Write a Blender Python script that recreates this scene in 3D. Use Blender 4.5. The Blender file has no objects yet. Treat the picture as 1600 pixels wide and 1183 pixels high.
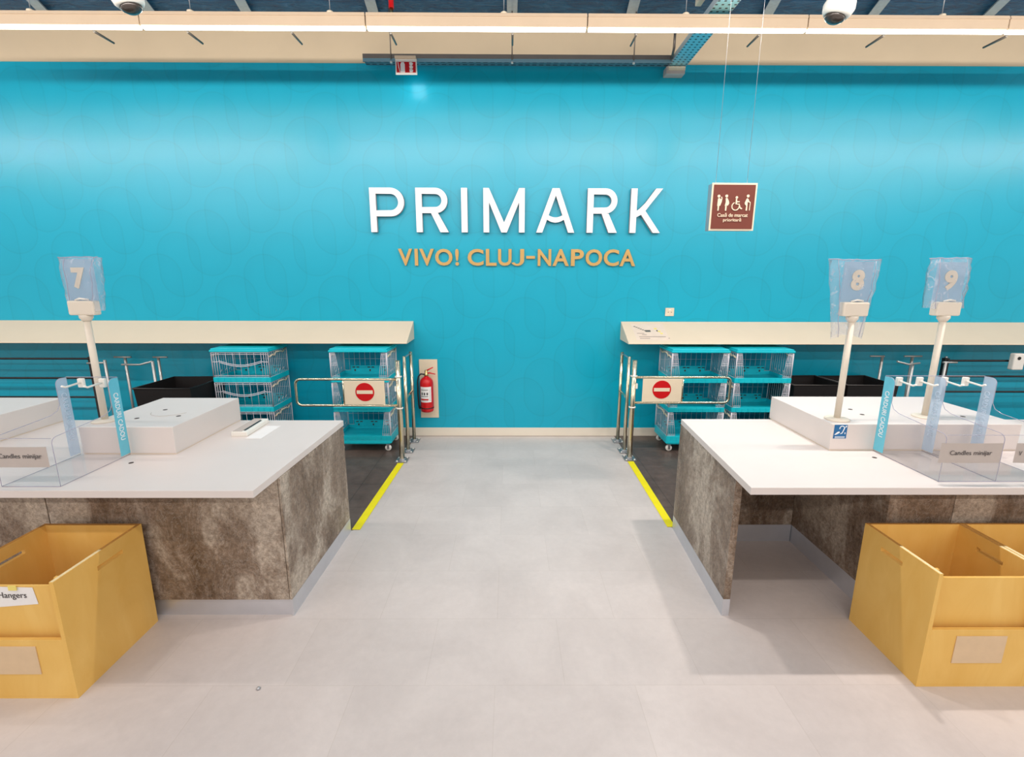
import bpy, bmesh, math, random
from mathutils import Vector, Matrix
random.seed(7)
PI = math.pi
SC = bpy.context.scene
COL = SC.collection

# ------------------------------------------------------------------ camera
def make_camera():
    p, y, r = math.radians(11.95), math.radians(0.3), math.radians(0.15)
    fwd = Vector((math.sin(y)*math.cos(p), math.cos(y)*math.cos(p), -math.sin(p)))
    right = Vector((math.cos(y), -math.sin(y), 0))
    up = right.cross(fwd)
    r_ = right*math.cos(r) + up*math.sin(r)
    u_ = r_.cross(fwd)
    cd = bpy.data.cameras.new('camera'); c = bpy.data.objects.new('camera', cd); COL.objects.link(c)
    m = Matrix((r_, u_, -fwd)).transposed().to_4x4(); m.translation = Vector((0, 0, 1.85))
    c.matrix_world = m
    cd.sensor_width = 36; cd.lens = 36*740/1600; cd.clip_start = 0.05; cd.clip_end = 100
    SC.camera = c
make_camera()

# ------------------------------------------------------------------ world, lamps, exposure
w = bpy.data.worlds.new('world'); SC.world = w; w.use_nodes = True
w.node_tree.nodes['Background'].inputs[0].default_value = (1.0, 0.95, 0.91, 1)
w.node_tree.nodes['Background'].inputs[1].default_value = 0.70
SC.view_settings.view_transform = 'Standard'; SC.view_settings.look = 'None'
SC.view_settings.gamma = 1; SC.view_settings.exposure = 0.0
SC.view_settings.use_curve_mapping = False
SC.cycles.transparent_max_bounces = 24

def area(name, loc, sx, sy, power, col=(1, 0.93, 0.84), rot=(0, 0, 0), spread=180):
    l = bpy.data.lights.new(name, 'AREA'); l.shape = 'RECTANGLE'; l.size = sx; l.size_y = sy
    l.energy = power; l.color = col; l.spread = math.radians(spread)
    o = bpy.data.objects.new(name, l); o.location = loc; o.rotation_euler = rot; COL.objects.link(o)
    return o
WARM = (1, 0.905, 0.84)
TILT = math.radians(48)
# rows of linear luminaires running parallel to the till wall, angled towards it; last two rows unseen, added for ambient light
for x in (-8.0, -4.8, -1.6, 1.6, 4.8, 8.0):
    area('row_lamp', (x, 2.86, 3.80), 3.1, 0.07, 36, WARM, (TILT, 0, 0))
    area('row_lamp', (x, 0.2, 3.93), 3.1, 0.08, 30, WARM, (math.radians(25), 0, 0))
    area('row_lamp', (x, -3.0, 3.93), 3.1, 0.10, 42, WARM, (math.radians(35), 0, 0))
# strip hung near the wall
for x in (-5.6, -3.87, -2.07, -0.27, 1.52, 3.22, 5.0):
    area('wall_row_lamp', (x, 4.35, 3.80), 1.7, 0.04, 3.5, WARM)
# two shorter till lamps whose shadows edge the counters
area('till_lamp', (2.17, 2.86, 3.72), 0.12, 0.05, 17, WARM, spread=115)
area('till_lamp', (0.565, 2.86, 3.72), 0.12, 0.05, 12, WARM, spread=115)

# ------------------------------------------------------------------ node materials
def hexlin(r, g, b):
    f = lambda c: (c/255/12.92) if c/255 <= .04045 else ((c/255+.055)/1.055)**2.4
    return (f(r), f(g), f(b), 1)

class NT:
    def __init__(s, name):
        s.m = bpy.data.materials.new(name); s.m.use_nodes = True
        s.t = s.m.node_tree; s.p = s.t.nodes['Principled BSDF']; s.out = s.t.nodes['Material Output']
    def n(s, typ, **kw):
        n = s.t.nodes.new(typ)
        for k, v in kw.items(): setattr(n, k, v)
        return n
    def link(s, a, b): s.t.links.new(a, b)
    def put(s, sock, v):
        if hasattr(v, 'is_output'): s.link(v, sock)
        else: sock.default_value = v
    def math(s, op, a, b=0.0, c=0.0, clamp=False):
        n = s.n('ShaderNodeMath', operation=op); n.use_clamp = clamp
        s.put(n.inputs[0], a); s.put(n.inputs[1], b); s.put(n.inputs[2], c)
        return n.outputs[0]
    def coord(s, kind='Object'):
        return s.n('ShaderNodeTexCoord').outputs[kind]
    def noise(s, vec, scale, detail=6, rough=.6, dist=0.0):
        n = s.n('ShaderNodeTexNoise'); s.put(n.inputs['Vector'], vec)
        n.inputs['Scale'].default_value = scale; n.inputs['Detail'].default_value = detail
        n.inputs['Roughness'].default_value = rough; n.inputs['Distortion'].default_value = dist
        return n.outputs['Fac']
    def mapping(s, vec, scale=(1, 1, 1), rot=(0, 0, 0), loc=(0, 0, 0)):
        n = s.n('ShaderNodeMapping'); s.link(vec, n.inputs[0])
        n.inputs['Scale'].default_value = scale; n.inputs['Rotation'].default_value = rot; n.inputs['Location'].default_value = loc
        return n.outputs[0]
    def ramp(s, fac, stops):
        n = s.n('ShaderNodeValToRGB'); s.link(fac, n.inputs[0]); e = n.color_ramp.elements
        while len(e) < len(stops): e.new(.5)
        for i, (p, c) in enumerate(stops): e[i].position = p; e[i].color = c
        return n.outputs[0]
    def mix(s, fac, a, b, blend='MIX'):
        n = s.n('ShaderNodeMix', data_type='RGBA', blend_type=blend)
        s.put(n.inputs[0], fac); s.put(n.inputs[6], a); s.put(n.inputs[7], b)
        return n.outputs[2]
    def bump(s, h, strength=.2, dist=.01):
        n = s.n('ShaderNodeBump'); n.inputs['Strength'].default_value = strength; n.inputs['Distance'].default_value = dist
        s.link(h, n.inputs['Height']); s.link(n.outputs[0], s.p.inputs['Normal'])
    def base(s, v): s.put(s.p.inputs['Base Color'], v)
    def set(s, rough=.5, metal=0.0, spec=.5):
        s.p.inputs['Roughness'].default_value = rough; s.p.inputs['Metallic'].default_value = metal
        s.p.inputs['Specular IOR Level'].default_value = spec

MATS = {}
def plain(name, col, rough=.5, metal=0.0, spec=.5, var=.05, scale=14, bump=0.0):
    t = NT(name); t.set(rough, metal, spec)
    f = t.noise(t.coord(), scale, 4)
    a = tuple(max(0, c*(1-var)) for c in col[:3])+(1,); b = tuple(min(1, c*(1+var)) for c in col[:3])+(1,)
    t.base(t.ramp(f, [(.3, a), (.7, b)]))
    if bump: t.bump(f, bump)
    MATS[name] = t.m
    return t.m

WHITE = plain('white_laminate', (.745, .675, .635, 1), .38, spec=.4, var=.015, scale=3)
CREAM = plain('cream_board', (.80, .66, .49, 1), .5, var=.02, scale=3)
FASCIA = plain('fascia_paint', (.68, .55, .37, 1), .6, var=.03, scale=2)
LUMBODY = plain('luminaire_paint', (.60, .47, .33, 1), .45, var=.03, scale=5)
SKIRT = plain('skirting_paint', (.80, .73, .61, 1), .5, var=.02, scale=4)
CHROME = plain('polished_steel', (.72, .63, .46, 1), .22, 1.0, var=.04)
STEEL = plain('brushed_steel', (.52, .53, .55, 1), .42, 1.0, var=.05, scale=30)
DULLSTEEL = plain('satin_steel', (.50, .50, .48, 1), .4, .7, var=.05)
PLINTH = plain('plinth_steel', (.64, .65, .69, 1), .32, .6, var=.05, scale=6)
BLACK = plain('black_plastic', (.008, .006, .006, 1), .45, var=.1)
TUBIN = plain('tub_plastic', (.010, .008, .008, 1), .6, var=.1, spec=.3)
TEAL = plain('turquoise_plastic', hexlin(12, 200, 216), .4, var=.06)
CLEAR_RIB = plain('clear_plastic_rib', (.72, .70, .76, 1), .3, var=.08)
LATCH = plain('cream_plastic', (.75, .66, .50, 1), .45, var=.05)
POLE = plain('pole_plastic', (.78, .70, .58, 1), .45, var=.02)
WHITEP = plain('white_plastic', (.88, .85, .78, 1), .4, var=.02)
RED = plain('red_paint', (.62, .004, .008, 1), .28, var=.05)
SIGNRED = plain('sign_red', (.58, .0, .003, 1), .45, var=.03)
GOLD = plain('gold_lettering', (.60, .37, .12, 1), .45, .1, var=.05)
GOLDSIDE = plain('gold_return', (.25, .14, .05, 1), .5, var=.05)
LETTER = plain('white_lettering', (.90, .90, .93, 1), .4, var=.01)
LETTERSHADE = plain('lettering_return_shaded', (.42, .38, .38, 1), .5, var=.03)  # shading on the letter sides put into a grey-brown colour
YELLOW = plain('yellow_tape', (.93, .80, 0.0, 1), .5, var=.03)
MAROON = plain('maroon_panel', (.15, .027, .013, 1), .6, var=.03)
SIGNCREAM = plain('sign_cream', (.80, .68, .50, 1), .5, var=.02)
PAPER = plain('paper', (.88, .86, .84, 1), .7, var=.02)
CARD = plain('grey_card', (.52, .46, .42, 1), .75, var=.03)
INK = plain('dark_ink', (.10, .09, .09, 1), .7, var=.05)
CYANST = plain('cyan_sticker', hexlin(105, 196, 218), .35, var=.04)
TEXTW = plain('sticker_text', (.85, .9, .93, 1), .4, var=.01)
PALETXT = plain('pale_sticker_text', (.60, .70, .82, 1), .4, var=.01)
HOLE = plain('dark_hole', (.06, .04, .03, 1), .7, var=.05)
BLUEST = plain('blue_sticker', hexlin(30, 105, 160), .4, var=.08, scale=60)
RUBBER = plain('black_rubber', (.012, .014, .02, 1), .5, var=.1)
DARKGREY = plain('dark_grey_metal', (.18, .16, .14, 1), .45, .5, var=.05)
STRUT = plain('galvanised_strut', (.48, .60, .68, 1), .4, .3, var=.08, scale=30)
BRASS = plain('brass', (.6, .45, .2, 1), .3, 1.0, var=.05)
LENS = plain('camera_lens', (.05, .04, .035, 1), .08, var=.1)
YTAPE = plain('yellow_sticker', (.9, .75, .2, 1), .5, var=.04)
PLYEDGE = plain('ply_edge', (.50, .24, .05, 1), .6, var=.15, scale=60)

def mat_wall():
    t = NT('teal_wallpaper'); t.set(.275, 0, .5)
    sep = t.n('ShaderNodeSeparateXYZ'); t.link(t.coord(), sep.inputs[0])
    X, Z = sep.outputs[0], sep.outputs[2]
    R = 0.232
    def pill(cx, cz):
        # signed distance to a lattice of upright pills, width 2R, height 3R
        def wrap(v, c, per):
            q = t.math('SUBTRACT', v, c - per/2)
            q = t.math('FLOORED_MODULO', q, per)
            return t.math('ABSOLUTE', t.math('SUBTRACT', q, per/2))
        ax = wrap(X, cx, 5*R); az = wrap(Z, cz, 4*R)
        az = t.math('MAXIMUM', t.math('SUBTRACT', az, .5*R), 0.0)
        d = t.math('SQRT', t.math('ADD', t.math('MULTIPLY', ax, ax), t.math('MULTIPLY', az, az)))
        return t.math('SUBTRACT', d, R)
    shade = None
    for cx, cz in ((.171, 1.291), (.171+2.5*R, 1.291+2*R), (.171+R, 1.291+R), (.171+3.5*R, 1.291+3*R)):
        d = pill(cx, cz)
        line = t.math('SUBTRACT', 1.0, t.math('DIVIDE', t.math('ABSOLUTE', d), .011), clamp=True)
        ins = t.math('MULTIPLY', t.math('LESS_THAN', d, 0.0), t.math('ADD', 1.0, t.math('DIVIDE', d, R*.55), clamp=True))
        v = t.math('SUBTRACT', t.math('MULTIPLY', line, .085), t.math('MULTIPLY', ins, -.03))
        shade = v if shade is None else t.math('ADD', shade, v)
    k = t.math('SUBTRACT', 1.0, shade)
    big = t.noise(t.coord(), .7, 2)
    k = t.math('MULTIPLY', k, t.math('ADD', .96, t.math('MULTIPLY', big, .08)))
    col = t.n('ShaderNodeVectorMath', operation='SCALE'); col.inputs[0].default_value = (0.0, .395, .56)
    t.link(k, col.inputs['Scale']); t.base(col.outputs[0])
    return t.m
WALL = mat_wall()

def mat_floor():
    t = NT('pale_vinyl_tiles'); t.set(.42, 0, .45)
    c = t.coord()
    br = t.n('ShaderNodeTexBrick'); t.link(t.mapping(c, loc=(.066, -1.857+.44*8, 0)), br.inputs[0])
    br.inputs['Scale'].default_value = 1; br.inputs['Brick Width'].default_value = .651; br.inputs['Row Height'].default_value = .44
    br.inputs['Mortar Size'].default_value = .0016; br.inputs['Mortar Smooth'].default_value = .2
    br.inputs['Color1'].default_value = (.97, .97, .97, 1); br.inputs['Color2'].default_value = (1.02, 1.02, 1.02, 1); br.inputs['Mortar'].default_value = (.90, .89, .87, 1)
    f = t.noise(c, 2.2, 8, .62, .6)
    g = t.noise(c, 26, 5, .7)
    a = t.ramp(f, [(.3, (.60, .54, .51, 1)), (.72, (.70, .635, .60, 1))])
    b = t.ramp(g, [(.3, (.94, .94, .94, 1)), (.7, (1, 1, 1, 1))])
    t.base(t.mix(1.0, t.mix(1.0, a, b, 'MULTIPLY'), br.outputs[0], 'MULTIPLY'))
    return t.m
FLOOR = mat_floor()

def mat_dark_floor():
    t = NT('dark_staff_floor'); t.set(.35, 0, .5)
    c = t.coord()
    br = t.n('ShaderNodeTexBrick'); t.link(t.mapping(c), br.inputs[0]); br.offset = 0
    br.inputs['Scale'].default_value = 1; br.inputs['Brick Width'].default_value = .45; br.inputs['Row Height'].default_value = .45
    br.inputs['Mortar Size'].default_value = .003
    br.inputs['Color1'].default_value = (.95, .95, .95, 1); br.inputs['Color2'].default_value = (1, 1, 1, 1); br.inputs['Mortar'].default_value = (.45, .45, .45, 1)
    a = t.ramp(t.noise(c, 5, 8, .7), [(.3, (.075, .050, .040, 1)), (.7, (.16, .115, .095, 1))])
    t.base(t.mix(1.0, a, br.outputs[0], 'MULTIPLY'))
    return t.m
DFLOOR = mat_dark_floor()

def mat_stone():
    t = NT('brown_stone_laminate'); t.set(.42, 0, .4)
    c = t.coord('Object')
    w = t.mapping(c, (1, 1, .55), (0, .5, 0))
    big = t.noise(w, 2.6, 7, .66, .5)
    fine = t.noise(c, 34, 12, .88, .3)
    vein = t.noise(t.mapping(c, (1, 1, .5), (.3, .4, .2)), 7, 8, .7, 3.5)
    base = t.ramp(big, [(.38, (.125, .080, .048, 1)), (.5, (.225, .165, .120, 1)), (.60, (.44, .375, .305, 1))])
    f2 = t.ramp(fine, [(.36, (.42, .37, .33, 1)), (.5, (.98, .96, .94, 1)), (.64, (1.7, 1.7, 1.7, 1))])
    x = t.mix(1.0, base, f2, 'MULTIPLY')
    v = t.ramp(vein, [(.485, (0, 0, 0, 1)), (.5, (.45, .45, .45, 1)), (.515, (0, 0, 0, 1))])
    x = t.mix(v, x, (.50, .46, .41, 1))
    t.base(x); t.bump(fine, .15, .004)
    return t.m
STONE = mat_stone()

def mat_ply(name, k=1.0):
    t = NT(name); t.set(.5, 0, .3)
    c = t.coord()
    f = t.noise(t.mapping(c, (1, 1, .35)), 5, 5, .6, 1.2)
    g = t.noise(c, 1.8, 3)
    a = t.ramp(f, [(.3, (.83*k, .50*k, .12*k, 1)), (.7, (.90*k, .585*k, .175*k, 1))])
    t.base(t.mix(1.0, a, t.ramp(g, [(.3, (.92, .9, .84, 1)), (.7, (1, 1, 1, 1))]), 'MULTIPLY'))
    return t.m
PLY = mat_ply('birch_ply')

PLYLIT = plain('ply_edge_lit', (.88, .74, .42, 1), .5, var=.06, scale=60)  # brighter ply colour standing in for light on the bin edges
def mat_foil():
    t = NT('navy_foil_ceiling'); t.set(.4, .25, .4)
    c = t.coord()
    f = t.noise(t.mapping(c, (1, 3.5, 1), (0, 0, .5)), 5, 7, .65, 1.5)
    t.base(t.ramp(f, [(.3, (.0, .04, .12, 1)), (.55, (.0, .13, .29, 1)), (.75, (.06, .24, .46, 1))]))
    t.bump(f, .6, .05)
    return t.m
FOIL = mat_foil()

def mat_perf(name, col, px, py, hx, hy, ax=(0, 1)):
    # perforated galvanised metal: rows of oblong holes
    t = NT(name); t.set(.4, .5, .5)
    sep = t.n('ShaderNodeSeparateXYZ'); t.link(t.coord(), sep.inputs[0])
    def cell(v, p, h):
        return t.math('LESS_THAN', t.math('ABSOLUTE', t.math('SUBTRACT', t.math('FLOORED_MODULO', v, p), p/2)), h)
    m = t.math('MULTIPLY', cell(sep.outputs[ax[0]], px, hx), cell(sep.outputs[ax[1]], py, hy))
    t.base(t.mix(m, col, (.012, .014, .02, 1)))
    return t.m
PERFB = mat_perf('blue_perforated_tray', (.30, .66, .76, 1), .05, .05, .010, .008)
PERFX = mat_perf('perforated_tray', (.16, .30, .36, 1), .07, .05, .022, .008)

def mat_clear(name, tint=(.96, .97, .98, 1), gloss=.12, rough=.05, body=0.0, bcol=(.7, .75, .85, 1), crinkle=0):
    t = NT(name); t.t.nodes.remove(t.p)
    tr = t.n('ShaderNodeBsdfTransparent'); tr.inputs[0].default_value = tint
    gl = t.n('ShaderNodeBsdfGlossy'); gl.inputs['Roughness'].default_value = rough
    df = t.n('ShaderNodeBsdfDiffuse'); df.inputs[0].default_value = bcol
    fr = t.n('ShaderNodeLayerWeight'); fr.inputs[0].default_value = .5
    frf = t.math('ADD', .035, t.math('POWER', fr.outputs['Facing'], 4.0))
    m1 = t.n('ShaderNodeMixShader'); m2 = t.n('ShaderNodeMixShader')
    if crinkle:
        f = t.noise(t.mapping(t.coord(), (1, 1, .6)), 16, 6, .6, 2.2)
        b = t.n('ShaderNodeBump'); b.inputs['Strength'].default_value = .8; b.inputs['Distance'].default_value = .01
        t.link(f, b.inputs['Height'])
        for nn in (gl, df, fr): t.link(b.outputs[0], nn.inputs['Normal'])
        k = t.math('ADD', body-.08, t.math('MULTIPLY', t.math('GREATER_THAN', f, .60), .22))
        t.link(k, m1.inputs[0])
    else:
        m1.inputs[0].default_value = body
    t.link(tr.outputs[0], m1.inputs[1]); t.link(df.outputs[0], m1.inputs[2])
    t.link(t.math('MULTIPLY', frf, gloss*8, clamp=True), m2.inputs[0])
    t.link(m1.outputs[0], m2.inputs[1]); t.link(gl.outputs[0], m2.inputs[2])
    t.link(m2.outputs[0], t.out.inputs[0])
    return t.m
ACRYL = mat_clear('clear_acrylic', (.992, .993, .996, 1), .045, .02)
ACEDGE = mat_clear('acrylic_edge', (.7, .7, .78, 1), .1, body=.55, bcol=(.62, .60, .72, 1))
FROST = mat_clear('frosted_blue_film', (.90, .95, 1, 1), .05, .3, body=.5, bcol=(.64, .76, .88, 1))
BAG = mat_clear('crinkled_bag', (.97, .98, 1, 1), .14, .2, body=.24, bcol=(.78, .82, .92, 1), crinkle=1)
PLATE = mat_clear('blue_acrylic_plate', (.85, .93, .98, 1), .1, .15, body=.55, bcol=(.42, .60, .74, 1))
CRATEPANEL = mat_clear('clear_crate_film', (.82, .93, .96, 1), .07, .15, body=.12, bcol=(.2, .6, .68, 1))

def mat_emit(name, col, s):
    t = NT(name); t.base(col); t.p.inputs['Emission Color'].default_value = col; t.p.inputs['Emission Strength'].default_value = s
    return t.m
GLOW = mat_emit('lit_diffuser', (1, .96, .88, 1), 5.0)

# ------------------------------------------------------------------ mesh helpers
class MB:
    def __init__(s): s.v = []; s.f = []; s.sm = []; s.mi = []; s.mats = []; s.cur = 0
    def mat(s, m):
        if m not in s.mats: s.mats.append(m)
        s.cur = s.mats.index(m); return s
    def add(s, vs, fs, smooth=False):
        b = len(s.v); s.v += [tuple(v) for v in vs]
        for i, f in enumerate(fs):
            s.f.append(tuple(b+k for k in f)); s.sm.append(smooth if isinstance(smooth, bool) else smooth[i]); s.mi.append(s.cur)
        return s
    def box(s, x0, x1, y0, y1, z0, z1):
        vs = [(x, y, z) for z in (z0, z1) for y in (y0, y1) for x in (x0, x1)]
        return s.add(vs, [(0, 2, 3, 1), (4, 5, 7, 6), (0, 1, 5, 4), (2, 6, 7, 3), (0, 4, 6, 2), (1, 3, 7, 5)])
    def prism(s, poly, a0, a1, axis='y'):
        # poly in the two other axes, extruded along axis
        n = len(poly)
        def P(u, v, a): return {'y': (u, a, v), 'x': (a, u, v), 'z': (u, v, a)}[axis]
        vs = [P(u, v, a0) for u, v in poly]+[P(u, v, a1) for u, v in poly]
        fs = [tuple(range(n)), tuple(range(2*n-1, n-1, -1))]+[(i, (i+1) % n, n+(i+1) % n, n+i) for i in range(n)]
        return s.add(vs, fs)
    def tube(s, pts, r, n=12, closed=False, caps=True):
        P = [Vector(p) for p in pts]; m = len(P); rings = []
        R = r if isinstance(r, (list, tuple)) else [r]*m
        prev = None
        for i in range(m):
            a = P[i]-P[i-1] if (i > 0 or closed) else P[1]-P[0]
            b = P[(i+1) % m]-P[i] if (i < m-1 or closed) else P[-1]-P[-2]
            t = (a.normalized()+b.normalized())
            t = t.normalized() if t.length > 1e-6 else a.normalized()
            if prev is None:
                u = t.cross(Vector((0, 0, 1)))
                if u.length < .05: u = t.cross(Vector((0, 1, 0)))
                u.normalize()
            else:
                u = prev-t*prev.dot(t); u.normalize()
            prev = u; v = t.cross(u)
            rings.append([P[i]+(u*math.cos(2*PI*k/n)+v*math.sin(2*PI*k/n))*R[i] for k in range(n)])
        vs = [p for rg in rings for p in rg]; fs = []; sm = []
        for i in range(m if closed else m-1):
            for k in range(n):
                a = i*n+k; b = i*n+(k+1) % n; c = ((i+1) % m)*n+(k+1) % n; d = ((i+1) % m)*n+k
                fs.append((a, d, c, b)); sm.append(True)
        if caps and not closed:
            fs.append(tuple(range(n))); fs.append(tuple((m-1)*n+k for k in range(n-1, -1, -1))); sm += [False, False]
        return s.add(vs, fs, sm)
    def lathe(s, prof, c, n=24, axis='z'):
        # prof: (radius, height)
        vs = []; fs = []; sm = []
        for r, h in prof:
            for k in range(n):
                a = 2*PI*k/n; q = (r*math.cos(a), r*math.sin(a))
                vs.append({'z': (c[0]+q[0], c[1]+q[1], c[2]+h), 'y': (c[0]+q[0], c[1]+h, c[2]+q[1]), 'x': (c[0]+h, c[1]+q[0], c[2]+q[1])}[axis])
        for i in range(len(prof)-1):
            for k in range(n):
                fs.append((i*n+k, i*n+(k+1) % n, (i+1)*n+(k+1) % n, (i+1)*n+k)); sm.append(True)
        fs.append(tuple(range(n-1, -1, -1))); fs.append(tuple((len(prof)-1)*n+k for k in range(n))); sm += [False, False]
        return s.add(vs, fs, sm)
    def build(s, name, mat=None, parent=None, bevel=0, fix=True, loc=None):
        me = bpy.data.meshes.new(name); me.from_pydata(s.v, [], s.f)
        if s.mats:
            for m in s.mats: me.materials.append(m)
        else: me.materials.append(mat)
        for p, sm, mi in zip(me.polygons, s.sm, s.mi): p.use_smooth = sm; p.material_index = mi if s.mats else 0
        if fix:
            bm = bmesh.new(); bm.from_mesh(me); bmesh.ops.recalc_face_normals(bm, faces=bm.faces)
            bm.to_mesh(me); bm.free()
        o = bpy.data.objects.new(name, me); COL.objects.link(o)
        if bevel:
            b = o.modifiers.new('bevel', 'BEVEL'); b.width = bevel; b.segments = 2; b.limit_method = 'ANGLE'; b.angle_limit = math.radians(40)
        if parent: o.parent = parent
        if loc: o.location = loc
        return o

def tag(o, label=None, cat=None, group=None, kind=None):
    if label: o['label'] = label
    if cat: o['category'] = cat
    if group: o['group'] = group
    if kind: o['kind'] = kind
    return o
def empty(name, loc, label, cat, group=None, rz=0):
    o = bpy.data.objects.new(name, None); o.location = loc; o.rotation_euler = (0, 0, rz); o.empty_display_size = .1
    COL.objects.link(o); return tag(o, label, cat, group)
def copy_tree(o, parent=None):
    c = o.copy(); COL.objects.link(c); c.parent = parent
    for ch in list(o.children): copy_tree(ch, c)
    return c
def struct(mb, name, mat=None, **k): return tag(mb.build(name, mat, **k), kind='structure')

def glyph_mesh(mb, ch, x0, x1, z0, z1, y0, y1, bold=.02, T=None, keep=False):
    """add a text string (centred, fitted into the given box) lying in the xz plane between y0 (front) and y1"""
    cu = bpy.data.curves.new('t', 'FONT'); cu.body = ch; cu.offset = bold; cu.extrude = .1; cu.resolution_u = 4
    o = bpy.data.objects.new('t', cu); COL.objects.link(o)
    bpy.context.view_layer.update()
    me = bpy.data.meshes.new_from_object(o.evaluated_get(bpy.context.evaluated_depsgraph_get()))
    vs = [v.co.copy() for v in me.vertices]; fs = [tuple(p.vertices) for p in me.polygons]
    bpy.data.objects.remove(o); bpy.data.curves.remove(cu); bpy.data.meshes.remove(me)
    a0 = min(v.x for v in vs); a1 = max(v.x for v in vs); b0 = min(v.y for v in vs); b1 = max(v.y for v in vs)
    sx = (x1-x0)/(a1-a0); sz = (z1-z0)/(b1-b0)
    if keep: sx = sz = min(sx, sz)
    ox = (x0+x1)/2-(a0+a1)/2*sx; oz = (z0+z1)/2-(b0+b1)/2*sz
    out = [Vector((ox+v.x*sx, y0 if v.z > 0 else y1, oz+v.y*sz)) for v in vs]
    if T: out = [T(v) for v in out]
    mb.add(out, fs)
def arc(cx, cz, r, a0, a1, n=12, rz=None):
    rz = rz or r
    return [(cx+r*math.cos(math.radians(a0+(a1-a0)*i/n)), cz+rz*math.sin(math.radians(a0+(a1-a0)*i/n))) for i in range(n+1)]

# ================================================================== THE SETTING
YW = 5.42
struct(MB().box(-9, 9, YW, YW+.15, 0, 4.0), 'wall_back', WALL)
struct(MB().box(-9, 9, YW-.006, YW+.15, 4.0, 4.6), 'trim_1', FASCIA)
struct(MB().box(-9, 9, -7, YW+.15, 4.42, 4.5), 'ceiling', FOIL)
struct(MB().box(-9, 9, -7, YW+.15, -.06, 0), 'floor', FLOOR)
# dark staff floor behind the tills, one sheet either side of the passage
struct(MB().prism([(-9, 3.24), (-1.17, 3.24), (-1.125, 4.60), (-1.125, YW-.016), (-9, YW-.016)], .0005, .003, 'z'), 'floor_staff_left', DFLOOR)
struct(MB().prism([(9, 3.28), (1.235, 3.28), (1.255, 4.64), (1.255, YW-.016), (9, YW-.016)], .0005, .003, 'z'), 'floor_staff_right', DFLOOR)
struct(MB().box(-9, 9, YW-.015, YW, .0035, .104), 'baseboard_back', SKIRT, bevel=.003)

# ceiling struts
for i, (x, dx) in enumerate(((-4.6, -.35), (-3.55, -.25), (-2.6, -.2), (-1.35, -.1), (0.02, 0), (1.2, .08), (2.55, .2), (3.6, .25), (4.75, .35))):
    mb = MB()
    a, b = Vector((x*.9+dx*0, 4.3, 0)), Vector((x, YW-.02, 0))
    wd = .05
    mb.prism([(a.x-wd/2, a.y), (a.x+wd/2, a.y), (b.x+wd/2, b.y), (b.x-wd/2, b.y)], 4.385, 4.419, 'z')
    mb.prism([(a.x-wd, a.y), (a.x+wd, a.y), (b.x+wd, b.y), (b.x-wd, b.y)], 4.375, 4.384, 'z')
    o = mb.build('ceiling_strut', STRUT)
    pl = ('at the far left edge of the picture', 'next in from the far left one', 'beside the left dome camera', 'just left of the red sprinkler pipe', 'above the middle of the big white lettering',
          'just left of the blue perforated tray', 'just right of the blue perforated tray', 'right of the right dome camera', 'at the far right edge of the picture')[i]
    tag(o, 'galvanised ceiling strut, '+pl, 'strut', 'struts under the foil ceiling')

# ================================================================== WALL ITEMS
# big white letters
LZ0, LZ1 = 2.337, 2.793
def lx(c): return -1.516+(c-80)*.002141
S = .066
def letter(name, polys, label):
    mb = MB()
    for p in polys:
        n = len(p); b = len(mb.v)
        y0, y1 = YW-.055, YW-.004
        mb.mat(LETTER).add([(u, y0, v) for u, v in p], [tuple(range(n))])
        mb.mat(LETTERSHADE).add([(u, y0, v) for u, v in p]+[(u, y1, v) for u, v in p], [(i, (i+1) % n, n+(i+1) % n, n+i) for i in range(n)]+[tuple(range(2*n-1, n-1, -1))])
    o = mb.build('sign_letter', fix=True)
    return tag(o, label, 'letter', 'large white letters on the teal wall')
def bowl(xs, xr, zt, zb):
    rr = (zt-zb)/2; cz = (zt+zb)/2; cx = xr-rr
    outer = [(xs, zt)]+arc(cx, cz, rr, 90, -90, 16)+[(xs, zb)]
    inner = [(xs, zb+S*.93)]+arc(cx, cz, rr-S*.96, -90, 90, 16)+[(xs, zt-S*.93)]
    return outer+inner
def P_(x0, x1, zb=2.50):
    return [[(x0, LZ0), (x0+S, LZ0), (x0+S, LZ1), (x0, LZ1)], bowl(x0+S, x1, LZ1, zb)]
letter('P', P_(lx(86), lx(258)), 'large white raised letter P that starts the top line of the wall lettering')
def R_(x0, x1):
    ps = P_(x0, x1, 2.535)
    xm = x0+S+(x1-x0)*.28
    ps.append([(xm, 2.535), (x1-.01-S*1.1, LZ0), (x1+.008, LZ0), (xm+S*1.15, 2.535)])
    return ps
letter('R', R_(lx(316), lx(475)), 'large white raised letter R directly after the P')
letter('I', [[(lx(544), LZ0), (lx(544)+S, LZ0), (lx(544)+S, LZ1), (lx(544), LZ1)]], 'large white raised letter I, a single upright bar')
x0, x1 = lx(655), lx(863); xm = (x0+x1)/2
s = S*.93
letter('M', [[(x0, LZ0), (x0+s, LZ0), (x0+s, LZ1), (x0, LZ1)],
             [(x1-s, LZ0), (x1, LZ0), (x1, LZ1), (x1-s, LZ1)],
             [(x0+s, LZ1), (x0+s, LZ1-.145), (xm-.030, LZ0), (xm, LZ0), (xm, LZ0+.105)],
             [(x1-s, LZ1), (xm, LZ0+.105), (xm, LZ0), (xm+.030, LZ0), (x1-s, LZ1-.145)]], 'large white raised letter M in the middle of the top line')
x0, x1 = lx(922), lx(1115); xm = (x0+x1)/2; t = .038
zz = lambda k: LZ0+(LZ1-LZ0)*k
def ed(k, side, inner):   # x on a leg's inner edge at height fraction k
    xo = x0+(xm-t-x0)*k; xi = (x0+.066)+(xm-(x0+.066))*k/.835
    xx = xi if inner else xo
    return xx if side < 0 else x0+x1-xx
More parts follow.
